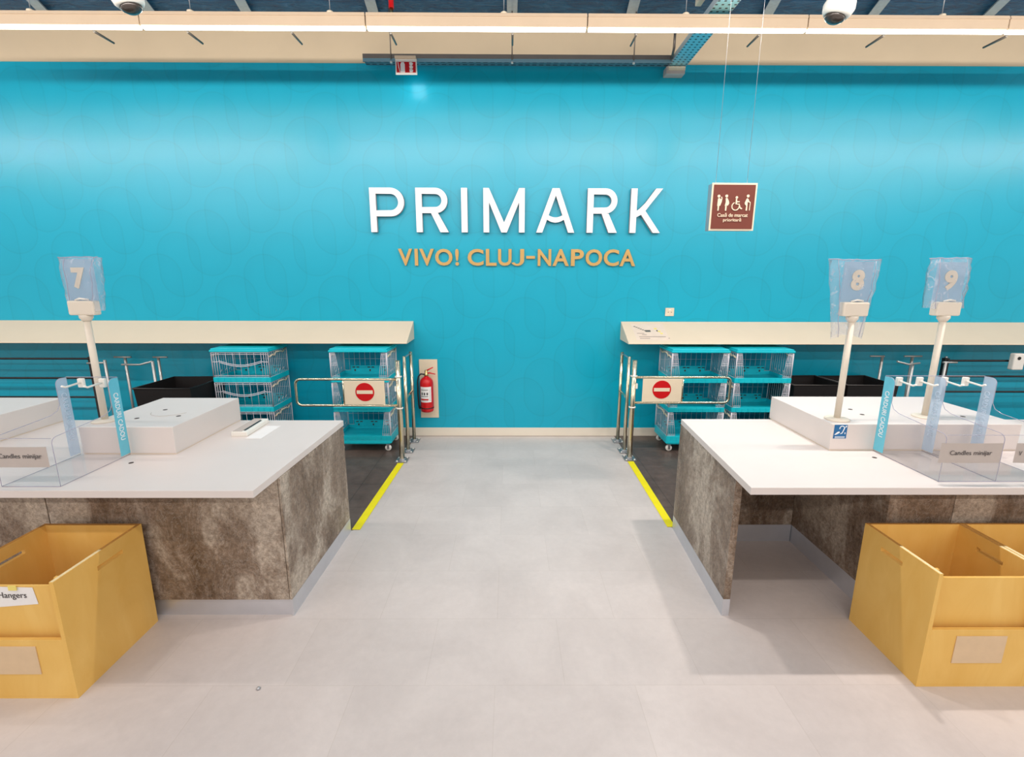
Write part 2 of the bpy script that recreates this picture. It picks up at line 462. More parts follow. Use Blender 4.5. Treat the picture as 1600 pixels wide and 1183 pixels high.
L = [(x0, LZ0), (x0+.066, LZ0), (xm, zz(.835)), (xm, LZ1), (xm-t, LZ1)]
bar_t = []; bar_b = []
for i in range(9):
    q = i/8
    def pt(kk, sag):
        a = ed(kk, -1, True); b = ed(kk, 1, True)
        return (a+(b-a)*q, zz(kk)-sag*4*q*(1-q))
    bar_t.append(pt(.395, .022)); bar_b.append(pt(.295, .030))
letter('A', [L, [(x0+x1-a, b) for a, b in reversed(L)], bar_t+bar_b[::-1]], 'large white raised letter A with a sagging curved crossbar')
letter('R', R_(lx(1178), lx(1328)), 'large white raised letter R between the A and the K')
x0, x1 = lx(1396), lx(1549); xs = x0+S
jz = 2.545
arm = [(xs, jz-.03), (xs+.03, jz-.015), (xs+.085, jz+.035), (xs+.15, jz+.12), (x1-.012-S*.9+.0, LZ1-.0), (x1+.006, LZ1)]
arm = [(xs, 2.50), (xs, 2.565), (xs+.03, 2.585), (xs+.09, 2.645), (x1-S*.95, LZ1), (x1+.01, LZ1), (xs+.145, 2.632), (xs+.095, 2.565), (xs+.05, 2.525)]
leg = [(xs+.05, 2.525), (xs+.095, 2.565), (x1+.004, LZ0), (x1-S*1.1, LZ0)]
letter('K', [[(x0, LZ0), (xs, LZ0), (xs, LZ1), (x0, LZ1)], arm, leg], 'large white raised letter K with a curved arm, last of the top line')

# gold letters
gold = [('V', 230, 300, 'gold letter V that opens the lower line'), ('I', 312, 328, 'gold letter I between two letters V'), ('V', 336, 408, 'gold letter V just before the first letter O'),
        ('O', 414, 500, 'gold letter O followed by the exclamation mark'), ('!', 514, 532, 'gold exclamation mark on the teal wall'), ('C', 576, 655, 'gold letter C after the exclamation mark'),
        ('L', 667, 720, 'gold letter L in the lower line'), ('U', 728, 795, 'gold letter U in the lower line'), ('J', 803, 858, 'gold letter J before the hyphen'),
        ('-', 868, 912, 'gold hyphen in the lower line'), ('N', 926, 993, 'gold letter N after the hyphen'), ('A', 1000, 1082, 'gold letter A between N and P'),
        ('P', 1092, 1156, 'gold letter P in the lower line'), ('O', 1165, 1248, 'gold letter O between P and C'), ('C', 1256, 1332, 'gold letter C next to the last letter'), ('A', 1336, 1415, 'gold letter A that ends the lower line')]
gx = lambda c: -1.23+(c-230)*.002212
for ch, a, b, lab in gold:
    mb = MB().mat(GOLD)
    if ch == '-': mb.box(gx(a), gx(b), YW-.028, YW-.004, 2.062, 2.092)
    elif ch == 'J':
        mb.prism([(gx(b), 2.165), (gx(b)-.044, 2.165)]+[(gx(b)-.044-.0, 2.04)]+arc(gx(b)-.078, 2.04, .034, 0, -150, 8)[1:]+arc(gx(b)-.075, 2.045, .075, -152, 0, 10, rz=.06), YW-.028, YW-.004)
    else: glyph_mesh(mb, ch, gx(a), gx(b), 1.985, 2.165, YW-.028, YW-.004, bold=.022)
    tag(mb.build('gold_letter', GOLD), lab, 'letter', 'small gold letters under the white ones')

# sloped cream covers on the wall
def hood(x0, x1, lab):
    mb = MB()
    mb.prism([(YW-.001, 1.37), (5.015, 1.176), (5.012, 1.166), (5.02, 1.163), (YW-.001, 1.165)], x0, x1, 'x')
    return tag(mb.build('wall_pelmet', CREAM, bevel=.002), lab, 'pelmet', 'sloped cream pelmets on the teal wall')
hood(-8, -1.095, 'long sloped cream pelmet on the wall left of the passage')
hr = hood(1.27, 8, 'long sloped cream pelmet on the wall right of the passage')
# notice on the right pelmet
mb = MB()
ux, uz = (0, .4047), (0, .194)
def onslope(x, k, lift=.0012):   # k 0 bottom .. 1 top
    n = Vector((0, -.194, .405)).normalized()
    return Vector((x, 5.015+(YW-.001-5.015)*k, 1.176+.194*k))+n*lift
def slopequad(mb, x0, x1, k0, k1, lift):
    mb.add([onslope(x0, k0, lift), onslope(x1, k0, lift), onslope(x1, k1, lift), onslope(x0, k1, lift)], [(0, 1, 2, 3)])
note = MB().mat(plain('notice_paper', (.80, .66, .54, 1), .6, var=.04)); slopequad(note, 1.37, 1.73, .12, .88, .001)
SOFTINK = plain('faded_ink', (.34, .25, .22, 1), .6)
note.mat(SOFTINK)
for a, b, k in ((1.40, 1.48, .42), (1.45, 1.50, .36), (1.41, 1.70, .27), (1.41, 1.52, .19), (1.72, 1.735, .2)): slopequad(note, a, b, k, k+.024, .002)
note.mat(DARKGREY)
for i in range(6):
    slopequad(note, 1.39+.02*i, 1.412+.02*i, .74-.04*i, .77-.04*i, .002)
slopequad(note, 1.50, 1.56, .50, .58, .0025)
note.mat(YTAPE)
for a, b in ((1.61, .62), (1.64, .50), (1.655, .40)): slopequad(note, a, a+.03, b, b+.06, .002)
note.mat(INK); slopequad(note, 1.625, 1.64, .52, .58, .003)
tag(note.build('printed_notice', fix=False), 'small printed notice with a drawing, stuck on the end of the right pelmet', 'notice')

# socket
e = empty('wall_socket', (1.818, YW, 1.48), 'cream switched socket plate on the wall above the right pelmet', 'socket')
MB().box(-.05, .05, -.010, -.001, -.046, .046).build('face_plate', LATCH, e, bevel=.003)
for x in (-.022, .012): MB().box(x, x+.012, -.012, -.0095, -.006, 0).build('socket_slot', HOLE, e)
MB().box(-.012, .012, -.013, -.010, .018, .030).build('rocker_switch', WHITEP, e)

# extinguisher board and extinguisher
tag(MB().box(-1.048, -.838, YW-.018, YW-.001, .231, .93).build('extinguisher_board', SIGNCREAM, bevel=.002), 'tall cream backing board on the wall behind the red fire extinguisher', 'board')
e = empty('fire_extinguisher', (-.953, 5.31, .33), 'red fire extinguisher hung in front of the cream board', 'fire extinguisher')
MB().lathe([(.045, 0), (.070, .012), (.076, .04), (.076, .345), (.070, .375), (.050, .40), (.026, .415), (.022, .425)], (0, 0, 0), 28).build('cylinder_body', RED, e)
MB().lathe([(.024, .425), (.024, .45), (.017, .455), (.017, .49), (.01, .495)], (0, 0, 0), 16).build('valve', BRASS, e)
lev = MB().tube([(-.01, 0, .475), (.03, 0, .50), (.08, 0, .525)], [.009, .008, .006], 8); lev.build('operating_lever', RED, e)
MB().tube([(-.01, 0, .455), (.04, 0, .460), (.105, 0, .445)], [.009, .008, .006], 8).build('carry_handle', RED, e)
MB().tube([(-.02, -.01, .445), (-.06, -.01, .45), (-.088, -.01, .42), (-.10, -.01, .36), (-.10, -.01, .2), (-.094, -.01, .08), (-.082, -.01, .04)], [.009, .009, .009, .009, .009, .011, .014], 10).build('hose', RUBBER, e)
lb = MB().mat(PAPER)
def cyl_patch(mb, a0, a1, z0, z1, r, n=10):
    vs = []; 
    for i in range(n+1):
        a = math.radians(a0+(a1-a0)*i/n); vs += [(r*math.sin(a), -r*math.cos(a), z0), (r*math.sin(a), -r*math.cos(a), z1)]
    mb.add(vs, [(2*i, 2*i+2, 2*i+3, 2*i+1) for i in range(n)], True)
cyl_patch(lb, -52, 50, .13, .31, .0768)
lb.mat(SIGNRED); cyl_patch(lb, -48, 22, .155, .172, .0772)
lb.mat(INK)
for z in (.277, .268, .20, .195, .145): cyl_patch(lb, -45, 20, z, z+.004, .0772)
for a in (-40, -18, 6): cyl_patch(lb, a, a+14, .215, .245, .0772)
for z in (.15, .17, .19, .21, .23, .25, .27): cyl_patch(lb, 28, 46, z, z+.003, .0772)
lb.build('instruction_label', parent=e, fix=False)
MB().lathe([(.0775, .05), (.0775, .062)], (0, 0, 0), 24).build('strap', BLACK, e)
MB().box(-.03, .03, .06, .091, .28, .32).build('wall_bracket', BLACK, e)

# emergency sign below the tray
e = empty('extinguisher_sign', (-1.015, 5.17, 3.80), 'small lit red and white fire extinguisher sign under the cable tray', 'sign')
MB().box(-.108, .098, -.02, .035, .138, .165).build('lamp_housing', LUMBODY, e, bevel=.004)
MB().box(-.105, .105, -.008, .004, .0, .138).build('sign_panel', WHITEP, e, bevel=.003)
s_ = MB().mat(SIGNRED).box(-.093, .093, -.010, -.0082, .018, .112)
s_.mat(PAPER)
s_.prism([(-.055, .018), (-.012, .018), (-.012, .09), (-.02, .108), (-.045, .108), (-.055, .09)], -.0125, -.0102)
s_.prism([(-.075, .108), (-.068, .06), (-.058, .02), (-.062, .02), (-.075, .06), (-.082, .108)], -.0125, -.0102)
for k in range(3): s_.prism([(.035, .02+.03*k), (.062, .02+.03*k), (.068, .04+.03*k), (.05, .05+.03*k), (.03, .045+.03*k)], -.0125, -.0102)
s_.build('pictogram', parent=e)

pt = bpy.data.lights.new('sign_lamp', 'AREA'); pt.size = .14; pt.energy = .22; pt.color = (.85, .95, 1)
po = bpy.data.objects.new('sign_lamp', pt); po.location = (-.97, 5.24, 3.80); po.rotation_euler = (math.radians(50), 0, 0); COL.objects.link(po)

# ================================================================== OVERHEAD
# perforated tray along the wall, hung on rods
e = empty('cable_tray', (0, 5.25, 3.955), 'long brown and grey perforated cable tray hung along the top of the wall', 'cable tray')
MB().box(-1.45, 1.595, -.03, .10, 0, .006).build('tray_floor', PERFX, e)
MB().box(-1.45, 1.595, -.034, -.030, .012, .05).build('tray_side', DARKGREY, e)
MB().box(-1.45, 1.595, -.034, -.026, -.022, .010).build('slotted_rail', PERFX, e)
for x in (-1.17, .02, 1.22):
    MB().tube([(x, -.04, .0), (x, -.04, .464)], .006, 8).build('hanger_rod', DARKGREY, e)
    MB().lathe([(.012, -.035), (.012, -.02)], (x, -.04, 0), 8).build('rod_nut', WHITEP, e)
# blue tray running from the wall over the room
e = empty('perforated_tray', (1.69, 4.6, 3.95), 'wide blue perforated cable tray running overhead towards the wall', 'cable tray')
MB().box(-.085, .085, -.62, .80, 0, .005).build('tray_floor', PERFB, e)
for x in (-.088, .085): MB().box(x, x+.003, -.62, .80, 0, .05).build('tray_side', STRUT, e)
MB().box(-.15, -.10, -.5, -.1, .12, .30).build('steel_section', LATCH, e, bevel=.006)
MB().tube([(-.13, .45, 0.2), (-.13, .45, .05), (-.10, .6, .02)], .012, 8).build('conduit', DARKGREY, e)
e = empty('junction_box', (1.672, 5.36, 3.875), 'grey junction box on the wall at the end of the blue tray', 'junction box')
MB().box(-.095, .095, -.05, .055, 0, .07).build('box_body', plain('box_grey', (.52, .45, .42, 1), .5), e, bevel=.004)
MB().box(-.075, .095, -.055, -.05, .03, .068).build('box_lid', LATCH, e, bevel=.002)

# suspended linear luminaires near the wall
def luminaire(x0, x1, caps, brk, lab):
    xm = (x0+x1)/2
    e = empty('linear_luminaire', (xm, 4.35, 3.82), lab, 'ceiling light', 'linear luminaires hung along the wall')
    b = MB().box(x0-xm+.004, x1-xm-.004, -.03, .05, .012, .112)
    b.box(x0-xm+.004, x1-xm-.004, -.036, .056, .085, .095)
    b.build('housing', LUMBODY, e, bevel=.003)
    MB().box(x0-xm+.012, x1-xm-.012, -.028, .012, -.006, .012).build('diffuser', GLOW, e)
    for c in caps:
        k = MB().lathe([(.028, .112), (.028, .125), (.012, .135)], (c-xm, 0, 0), 10).build('suspension_cap', LATCH, e)
        MB().tube([(c-xm, 0, .13), (c-xm, 0, .60)], .0035, 6).build('suspension_wire', STEEL, e)
    for c in brk:
        MB().tube([(c-xm, .04, -.004), (c-xm, .24, -.004)], [.010, .008], 6).build('bracket', DARKGREY, e)
luminaire(-4.76, -2.974, [-3.85], [-3.40], 'lit linear luminaire reaching the left edge of the picture')
luminaire(-2.974, -1.164, [-2.57, -1.45], [-2.64, -1.79], 'lit linear luminaire between the left dome camera and the small red sign')
luminaire(-1.164, .624, [-.05], [-.98, .02], 'lit linear luminaire above the start of the big white lettering')
luminaire(.624, 2.406, [1.42], [1.04, 2.05], 'lit linear luminaire crossing under the blue tray')
luminaire(2.406, 4.036, [3.5], [3.08], 'lit linear luminaire just right of the right dome camera')
luminaire(4.036, 5.8, [4.9], [4.1], 'lit linear luminaire at the far right edge of the picture')

def dome(x, lab):
    e = empty('dome_camera', (x, 3.6, 3.53), lab, 'camera', 'white dome cameras on drop poles')
    MB().lathe([(.004, .0), (.035, .006), (.058, .022), (.068, .045)], (0, 0, 0), 20).build('lens_dome', LENS, e)
    MB().lathe([(.072, .040), (.088, .06), (.098, .095), (.088, .135), (.05, .16), (.03, .17)], (0, 0, 0), 24).build('housing', WHITEP, e)
    MB().tube([(0, 0, .16), (0, 0, .875)], .02, 10).build('drop_pole', WHITEP, e)
    MB().lathe([(.05, .875), (.05, .885)], (0, 0, 0), 16).build('ceiling_plate', WHITEP, e)
    return e
d = dome(2.165, 'white dome camera hanging right of the blue tray'); d.rotation_euler = (.12, .28, 0)
d = dome(-2.505, 'white dome camera hanging at the top left, cut by the picture edge'); d.rotation_euler = (.1, -.25, 0)
d.location.z = 3.565
for x, lab in ((-1.0, 'red sprinkler pipe with brass head above the small red sign'), (-4.86, 'red sprinkler pipe at the top left corner')):
    e = empty('sprinkler_pipe', (x, 4.55, 4.0), lab, 'pipe', 'red sprinkler drops')
    MB().tube([(0, 0, .07), (0, 0, .42)], .022, 12).build('pipe', RED, e)
    MB().lathe([(.016, 0), (.02, .02), (.014, .04), (.016, .07)], (0, 0, 0), 12).build('sprinkler_head', BRASS, e)

# hanging priority sign
e = empty('hanging_sign', (1.524, 3.40, 2.175), 'brown hanging sign with four white pictograms and two lines of text', 'sign', rz=math.radians(1))
MB().box(-.152, .152, .004, .07, 0.002, .308).build('sign_case', STEEL, e, bevel=.003)
MB().box(-.155, .155, 0, .004, 0, .31).build('front_frame', SIGNCREAM, e, bevel=.001)
MB().box(-.143, .143, -.003, .0, .012, .298).build('face_panel', MAROON, e)
pg = MB()
def disc(mb, cx, cz, r, y0=-.006, y1=-.0032, n=16): mb.prism([(cx+r*math.cos(2*PI*i/n), cz+r*math.sin(2*PI*i/n)) for i in range(n)], y0, y1)
cz = .222
Y0, Y1 = -.006, -.0032
def poly(p): pg.prism(p, Y0, Y1)
# standing adult holding a child
disc(pg, -.105, cz+.002, .0095); poly([(-.110, cz-.012), (-.098, cz-.010), (-.090, cz-.020), (-.084, cz-.008), (-.080, cz-.010), (-.083, cz-.035), (-.092, cz-.060), (-.112, cz-.062)]); poly([(-.108, cz-.062), (-.098, cz-.062), (-.100, cz-.092), (-.108, cz-.092)]); disc(pg, -.086, cz-.006, .004)
# expectant adult
disc(pg, -.052, cz+.003, .0095); poly([(-.058, cz-.010), (-.046, cz-.010), (-.034, cz-.030), (-.031, cz-.045), (-.038, cz-.058), (-.060, cz-.062), (-.055, cz-.035)]); poly([(-.056, cz-.062), (-.046, cz-.062), (-.047, cz-.092), (-.056, cz-.092)])
# wheelchair user
disc(pg, .018, cz-.006, .0085); poly([(.013, cz-.016), (.022, cz-.016), (.022, cz-.030), (.040, cz-.030), (.040, cz-.036), (.022, cz-.038), (.022, cz-.046), (.040, cz-.046), (.050, cz-.070), (.062, cz-.076), (.060, cz-.082), (.046, cz-.078), (.036, cz-.052), (.013, cz-.050)])
rg = [(.015+.028*math.cos(math.radians(a)), cz-.063+.028*math.sin(math.radians(a))) for a in range(110, 371, 13)]+[(.015+.022*math.cos(math.radians(a)), cz-.063+.022*math.sin(math.radians(a))) for a in range(370, 109, -13)]
poly(rg)
# stooped adult with stick
disc(pg, .095, cz+.004, .0095); poly([(.088, cz-.010), (.098, cz-.014), (.106, cz-.030), (.114, cz-.034), (.113, cz-.039), (.100, cz-.036), (.096, cz-.032), (.096, cz-.090), (.086, cz-.090), (.088, cz-.060), (.078, cz-.050), (.076, cz-.040)]); poly([(.112, cz-.034), (.116, cz-.036), (.114, cz-.090), (.110, cz-.090)])
pg.build('pictograms', SIGNCREAM, e)
tx = MB(); glyph_mesh(tx, 'Casă de marcat', -.105, .105, .090, .116, -.006, -.0032, bold=.005); glyph_mesh(tx, 'prioritară', -.062, .062, .054, .083, -.006, -.0032, bold=.005)
tx.build('lettering', SIGNCREAM, e)
for x in (-.118, .098): MB().tube([(x, .035, .31), (x-.003, .035, 2.245)], .0012, 6).build('suspension_wire', STEEL, e)

# ================================================================== CRATE STACKS
def wire_grid(mb, P, nu, nv, r=.0020, u0=0, u1=1, v0=0, v1=1):
    for i in range(nu+1):
        u = u0+(u1-u0)*i/nu; mb.tube([P(u, v0), P(u, v1)], r, 5)
    for j in range(nv+1):
        v = v0+(v1-v0)*j/nv; mb.tube([P(u0, v), P(u1, v)], r, 5)
W_, D_, H_ = .60, .42, .32
def make_crate(front):
    e = empty('folding_crate', (0, 0, 0), 'x', 'crate')
    t = MB()
    t.box(-W_/2, W_/2, 0, D_, .0, .012)
    for a in ((-W_/2, W_/2, 0, .012), (-W_/2, W_/2, D_-.012, D_), (-W_/2, -W_/2+.012, .012, D_-.012), (W_/2-.012, W_/2, .012, D_-.012)):
        t.box(a[0], a[1], a[2], a[3], .012, .052)
    for i in range(9):
        x = -W_/2+.045+i*.064; t.box(x, x+.006, -.004, 0, .004, .048)
    t.build('base_tray', TEAL, e, bevel=.002)
    z0, z1 = .054, H_-.006
    def P_side(sx):
        return lambda u, v: (sx*(W_/2-.006), .006+u*(D_-.012), z0+(z1-z0)*v)
    for sx in (-1, 1):
        m = MB(); wire_grid(m, P_side(sx), 10, 1)
        for u in (.0, 1.0): m.tube([P_side(sx)(u, 0), P_side(sx)(u, 1)], .007, 6)
        for u in range(3): m.tube([P_side(sx)(.3+.2*u, .12), P_side(sx)(.4+.2*u, .22)], .0028, 5)
        s = m.build('side_panel', CLEAR_RIB, e)
        MB().add([P_side(sx)(0, 0), P_side(sx)(1, 0), P_side(sx)(1, 1), P_side(sx)(0, 1)], [(0, 1, 2, 3)]).build('clear_film', CRATEPANEL, s, fix=False)
        MB().tube([(sx*(W_/2+.002), .02, z1-.045), (sx*(W_/2+.002), .08, z1-.03), (sx*(W_/2+.002), .11, z1-.045), (sx*(W_/2+.002), .16, z1-.015), (sx*(W_/2+.002), .27, z1-.02), (sx*(W_/2+.002), .31, z1-.035), (sx*(W_/2+.002), .38, z1-.005)], .009, 6).build('latch', LATCH, e)
    Pb = lambda u, v: (-W_/2+.006+u*(W_-.012), D_-.006, z0+(z1-z0)*v)
    m = MB(); wire_grid(m, Pb, 10, 2); s = m.build('back_panel', CLEAR_RIB, e)
    sl = MB().mat(TEAL)
    for i in range(3):
        for k in range(2): sl.box(-.20+.17*i+.045*k, -.17+.17*i+.045*k, D_-.022, D_-.0125, .030, .040)
    sl.box(-.22, .22, D_-.018, D_-.0125, .012, .11); 
    hs = sl.mat(HOLE)
    for i in range(3):
        for k in range(2): hs.box(-.20+.17*i+.045*k, -.17+.17*i+.045*k, D_-.021, D_-.0182, .085, .095)
        hs.box(-.18+.17*i, -.165+.17*i, D_-.021, D_-.0182, .045, .065)
    sl.build('rear_lip', parent=e)
    Pf = lambda u, v: (-W_/2+.006+u*(W_-.012), .006, z0+(z1-z0)*v)
    m = MB()
    if front:
        for u in (0, 1): m.tube([Pf(u, 0), Pf(u, 1)], .007, 6)
        wire_grid(m, Pf, 8, 1)
        for u in (.04, .08, .92, .96): m.tube([Pf(u, 0), Pf(u, 1)], .0028, 5)
        m.tube([Pf(0, .93), Pf(1, .93)], .0035, 5); m.tube([Pf(0, .06), Pf(1, .06)], .0035, 5); m.tube([Pf(0, 1), Pf(1, 1)], .005, 5)
        m.tube([Pf(0, .62), Pf(.1, .62), Pf(.13, .66)]+[Pf(.13+.74*k/10, .66-.17*math.sin(PI*k/10)) for k in range(1, 10)]+[Pf(.87, .66), Pf(.9, .62), Pf(1, .62)], .004, 6)
        m.tube([Pf(.13+.74*k/10, .60-.17*math.sin(PI*k/10)) for k in range(0, 11)], .004, 6)
    else:
        for side in (0, 1):
            q = lambda u: u if side == 0 else 1-u
            wg = MB()
            top, bot = .085, .15
            wg.tube([Pf(q(0), 0), Pf(q(0), 1)], .006, 6)
            for k in range(1, 5):
                f = k/4; wg.tube([Pf(q(f*bot), 0), Pf(q(f*top), 1)], .0024, 5)
            for v in (0, .06, .5, .58, .93, 1):
                wg.tube([Pf(q(0), v), Pf(q(bot+(top-bot)*v), v)], .0024, 5)
            wg.build('corner_wing', CLEAR_RIB, e)
    if front: m.build('front_panel', CLEAR_RIB, e)
    return e
closed = make_crate(True); opened = make_crate(False)
def make_lid():
    e = MB()
    e.box(-W_/2-.006, W_/2+.006, -.006, D_+.006, 0, .022)
    e.box(-W_/2+.004, W_/2-.004, .004, D_-.004, .022, .036)
    return e
def make_dolly():
    e = empty('crate_dolly', (0, 0, 0), 'x', 'dolly')
    MB().box(-W_/2+.0, W_/2-.0, 0, D_, .098, .130).prism([(-W_/2+.03, .085), (W_/2-.03, .085), (W_/2, .098), (-W_/2, .098)], .01, D_-.01, 'y').build('deck', TEAL, e, bevel=.003)
    for x in (-W_/2+.045, W_/2-.045):
        for y in (.035, D_-.05):
            c = MB().box(x-.020, x+.020, y-.016, y+.016, .072, .085).box(x-.012, x+.012, y-.020, y-.017, .028, .074).box(x-.012, x+.012, y+.017, y+.020, .028, .074).build('caster', STEEL, e)
            MB().lathe([(.012, -.014), (.030, -.013), (.034, -.009), (.034, .009), (.030, .013), (.012, .014)], (x, y, .0375), 18, axis='y').build('wheel', WHITEP, c)
            MB().lathe([(.010, -.016), (.010, .016)], (x, y, .0375), 10, axis='y').build('hub', STEEL, c)
    return e
dolly0 = make_dolly()
first = {'c': True, 'o': True, 'l': True, 'd': True}
def use(key, proto):
    if first[key]: first[key] = False; return proto
    return copy_tree(proto)
stacks = [(-2.805, 'c', 'the stack beside the left black tub', .98), (-1.575, 'o', 'the stack behind the left swing gate', 1), (1.995, 'o', 'the stack behind the right swing gate', 1), (2.672, 'o', 'the stack nearest the right black tubs', 1)]
for x, kind, where, _ in stacks:
    d = use('d', dolly0); d.location = (x, 4.87, .003); tag(d, 'turquoise wheeled dolly under '+where, 'dolly', 'dollies under the crate stacks')
    for k, tier in enumerate(('bottom', 'middle', 'top')):
        c = use(kind, closed if kind == 'c' else opened); c.location = (x, 4.87, .133+H_*k+.0005*k)
        tag(c, ('arch-fronted folding crate, ' if kind == 'c' else 'open-fronted folding crate, ')+tier+' of '+where, 'crate', 'folding crates under the pelmets')
    make_lid().build('lid', TEAL, c, bevel=.004, loc=(0, 0, H_+.001))

# ================================================================== BLACK TUBS
def tub(x0, x1, y0, y1, h, lab):
    cx, cy = (x0+x1)/2, (y0+y1)/2; a, b = (x1-x0)/2, (y1-y0)/2; k = .86; th = .012
    e = empty('hanger_tub', (cx, cy, .003), lab, 'tub', 'black plastic tubs behind the tills')
    m = MB(); z0 = .0
    def rect(s, z, off=0): return [(-a*s+off, -b*s+off, z), (a*s-off, -b*s+off, z), (a*s-off, b*s-off, z), (-a*s+off, b*s-off, z)]
    vs = rect(k, z0)+rect(1, h)+rect(1, h, th)+rect(k, z0+.02, th)
    fs = [(3, 2, 1, 0)]+[(i, (i+1) % 4, 4+(i+1) % 4, 4+i) for i in range(4)]+[(4+i, 4+(i+1) % 4, 8+(i+1) % 4, 8+i) for i in range(4)]+[(8+i, 8+(i+1) % 4, 12+(i+1) % 4, 12+i) for i in range(4)]+[(12, 13, 14, 15)]
    m.add(vs, fs); m.build('tub_body', TUBIN, e)
    r = MB(); P = rect(1.0, h-.004)
    r.tube(P, .010, 6, closed=True); r.build('rim', plain('tub_rim', (.05, .04, .036, 1), .3), e)
tub(-3.70, -3.14, 4.55, 5.13, .78, 'black open tub left of the left crate stacks')
tub(3.02, 3.55, 4.88, 5.38, .75, 'black open tub touching the right crate stack')
tub(3.59, 4.13, 4.88, 5.38, .75, 'black open tub further right, in front of the chrome stands')

# ================================================================== CHROME STANDS AND BLACK RACKS BEHIND
def hoop_stand(posts, links, lab, zb=.003):
    x0 = sum(p[0] for p in posts)/len(posts); y0 = sum(p[1] for p in posts)/len(posts)
    e = empty('chrome_stand', (x0, y0, zb), lab, 'stand', 'chrome stands against the teal wall')
    for x, y, z in posts:
        MB().tube([(x-x0, y-y0, .004), (x-x0, y-y0, z-zb)], .014, 10).build('post', DULLSTEEL, e)
        MB().lathe([(.045, 0), (.045, .004), (.02, .008)], (x-x0, y-y0, 0), 14).build('foot', STEEL, e)
    for l in links:
        MB().tube([(p[0]-x0, p[1]-y0, p[2]-zb) for p in l], .010, 8).build('arm', DULLSTEEL, e)
hoop_stand([(-4.261, 5.2, .985), (-3.894, 5.2, .985), (-3.735, 4.9, .99)], [[(-4.38, 5.2, .985), (-4.19, 5.2, .985)], [(-3.95, 5.2, .985), (-3.79, 5.2, .985)], [(-4.06, 4.9, .955), (-3.87, 4.9, .955), (-3.735, 4.9, .99)]], 'chrome stand of three posts left of the left black tub')
hoop_stand([(-4.30, 4.98, .99)], [[(-4.49, 4.98, .955), (-4.30, 4.98, .96)]], 'single chrome post behind the number seven pole')
hoop_stand([(4.159, 5.2, 1.01), (4.496, 5.2, 1.01), (4.21, 4.85, .995)], [[(4.02, 5.2, 1.01), (4.18, 5.2, 1.01)], [(4.40, 5.2, 1.01), (4.60, 5.2, 1.01)], [(4.0, 4.80, 1.02), (4.12, 4.80, .99), (4.28, 4.85, .995)]], 'chrome stand of three posts right of the black tubs')
hoop_stand([(4.60, 4.9, .995)], [[(4.57, 4.9, .995), (4.72, 4.9, .992)]], 'single chrome post beside the number nine pole')
def black_rack(xp, xend, zs, lab):
    e = empty('black_rack', (xp, 5.12, .003), lab, 'rack', 'black rail racks behind the tills')
    for x in (0, xend-xp):
        p = MB().box(x-.025, x+.025, -.02, .02, .0, 1.0).build('post', BLACK, e)
        MB().lathe([(.012, 1.0), (.014, 1.015), (.004, 1.02)], (x, 0, 0), 8).build('post_cap', STEEL, p)
    for z in zs: MB().tube([(0, -.02, z), (xend-xp, -.02, z)], .011, 8).build('rail', BLACK, e)
    MB().box(min(0, xend-xp), max(0, xend-xp), -.02, .14, .10, .13).build('base_shelf', BLACK, e)
black_rack(-4.56, -6.6, (.98, .765, .55), 'black rack with three thin rails at the left edge')
black_rack(4.80, 6.9, (.975, .80, .625), 'black rack with three thin rails at the right edge')
e = empty('handset', (5.50, 5.04, .89), 'white handset clipped to the right black rack', 'handset')
MB().box(-.06, .06, -.03, .03, 0, .18).build('handset_body', WHITEP, e, bevel=.012)
MB().lathe([(.018, -.034), (.018, -.03)], (-.01, 0, .13), 12, axis='y').build('peg', BLACK, e)

# ================================================================== GATES AND RAILS
def post(parent, x, y, h, r=.022, nm='post'):
    p = MB().tube([(x, y, .008), (x, y, h)], r, 20).build(nm, CHROME, parent)
    return p
def foot(parent, x, y):
    f = MB().box(x-.06, x+.06, y-.07, y+.07, 0, .007).lathe([(.036, .007), (.034, .022), (.024, .026)], (x, y, 0), 18).build('base_plate', STEEL, parent, bevel=.001)
    b = MB()
    for a in (-.042, .042):
        for c in (-.052, .052): b.lathe([(.009, .007), (.009, .014)], (x+a, y+c, 0), 8)
    b.build('anchor_bolt', WHITEP, f)
def gate(x, y, dirx, za, zb, xe, px0, px1, cx, where):
    e = empty('swing_gate', (x, y, .003), 'chrome swing gate with a red no entry disc, '+where, 'gate', 'chrome swing gates')
    foot(e, 0, 0); post(e, 0, 0, 1.045, .027)
    for z in (.885, .56): MB().lathe([(.032, -.007), (.036, 0), (.032, .007)], (0, 0, z), 20).build('clamp_ring', WHITEP, e)
    R = .05; s = dirx; L = xe-x; r = .0135
    pts = [(s*.02, -.0, za), (L-s*R, 0, za)]+[(L-s*R+s*R*math.sin(a), 0, za-R+R*math.cos(a)) for a in (PI/8, PI/4, 3*PI/8, PI/2)]
    pts += [(L, 0, zb+R)]+[(L-s*R+s*R*math.cos(a), 0, zb+R-R*math.sin(a)) for a in (PI/8, PI/4, 3*PI/8, PI/2)]+[(s*.02, 0, zb)]
    a = MB().tube(pts, r, 12).build('arm', CHROME, e)
    xb = px0 if s < 0 else px1
    MB().tube([(xb-x-s*.0+s*.012, 0, zb), (xb-x+s*.012, 0, za)], .008, 8).build('brace', CHROME, a)
    p = MB().box(px0-x, px1-x, -.018, -.013, zb+.012, za-.012).build('sign_plate', SIGNCREAM, e, bevel=.002)
    n = 40; zc = (za+zb)/2+.008; c = cx-x
    dd = MB().prism([(c+.094*math.cos(2*PI*i/n), zc+.094*math.sin(2*PI*i/n)) for i in range(n)], -.0205, -.0182)
    dd.build('no_entry_disc', SIGNRED, p)
    MB().box(c-.080, c+.080, -.0225, -.0207, zc-.018, zc+.018).build('disc_bar', SIGNCREAM, p)
    hg = MB().box(s*.03-.008, s*.03+.008, -.02, .02, zb+.15, zb+.20).build('hinge_block', WHITEP, e)
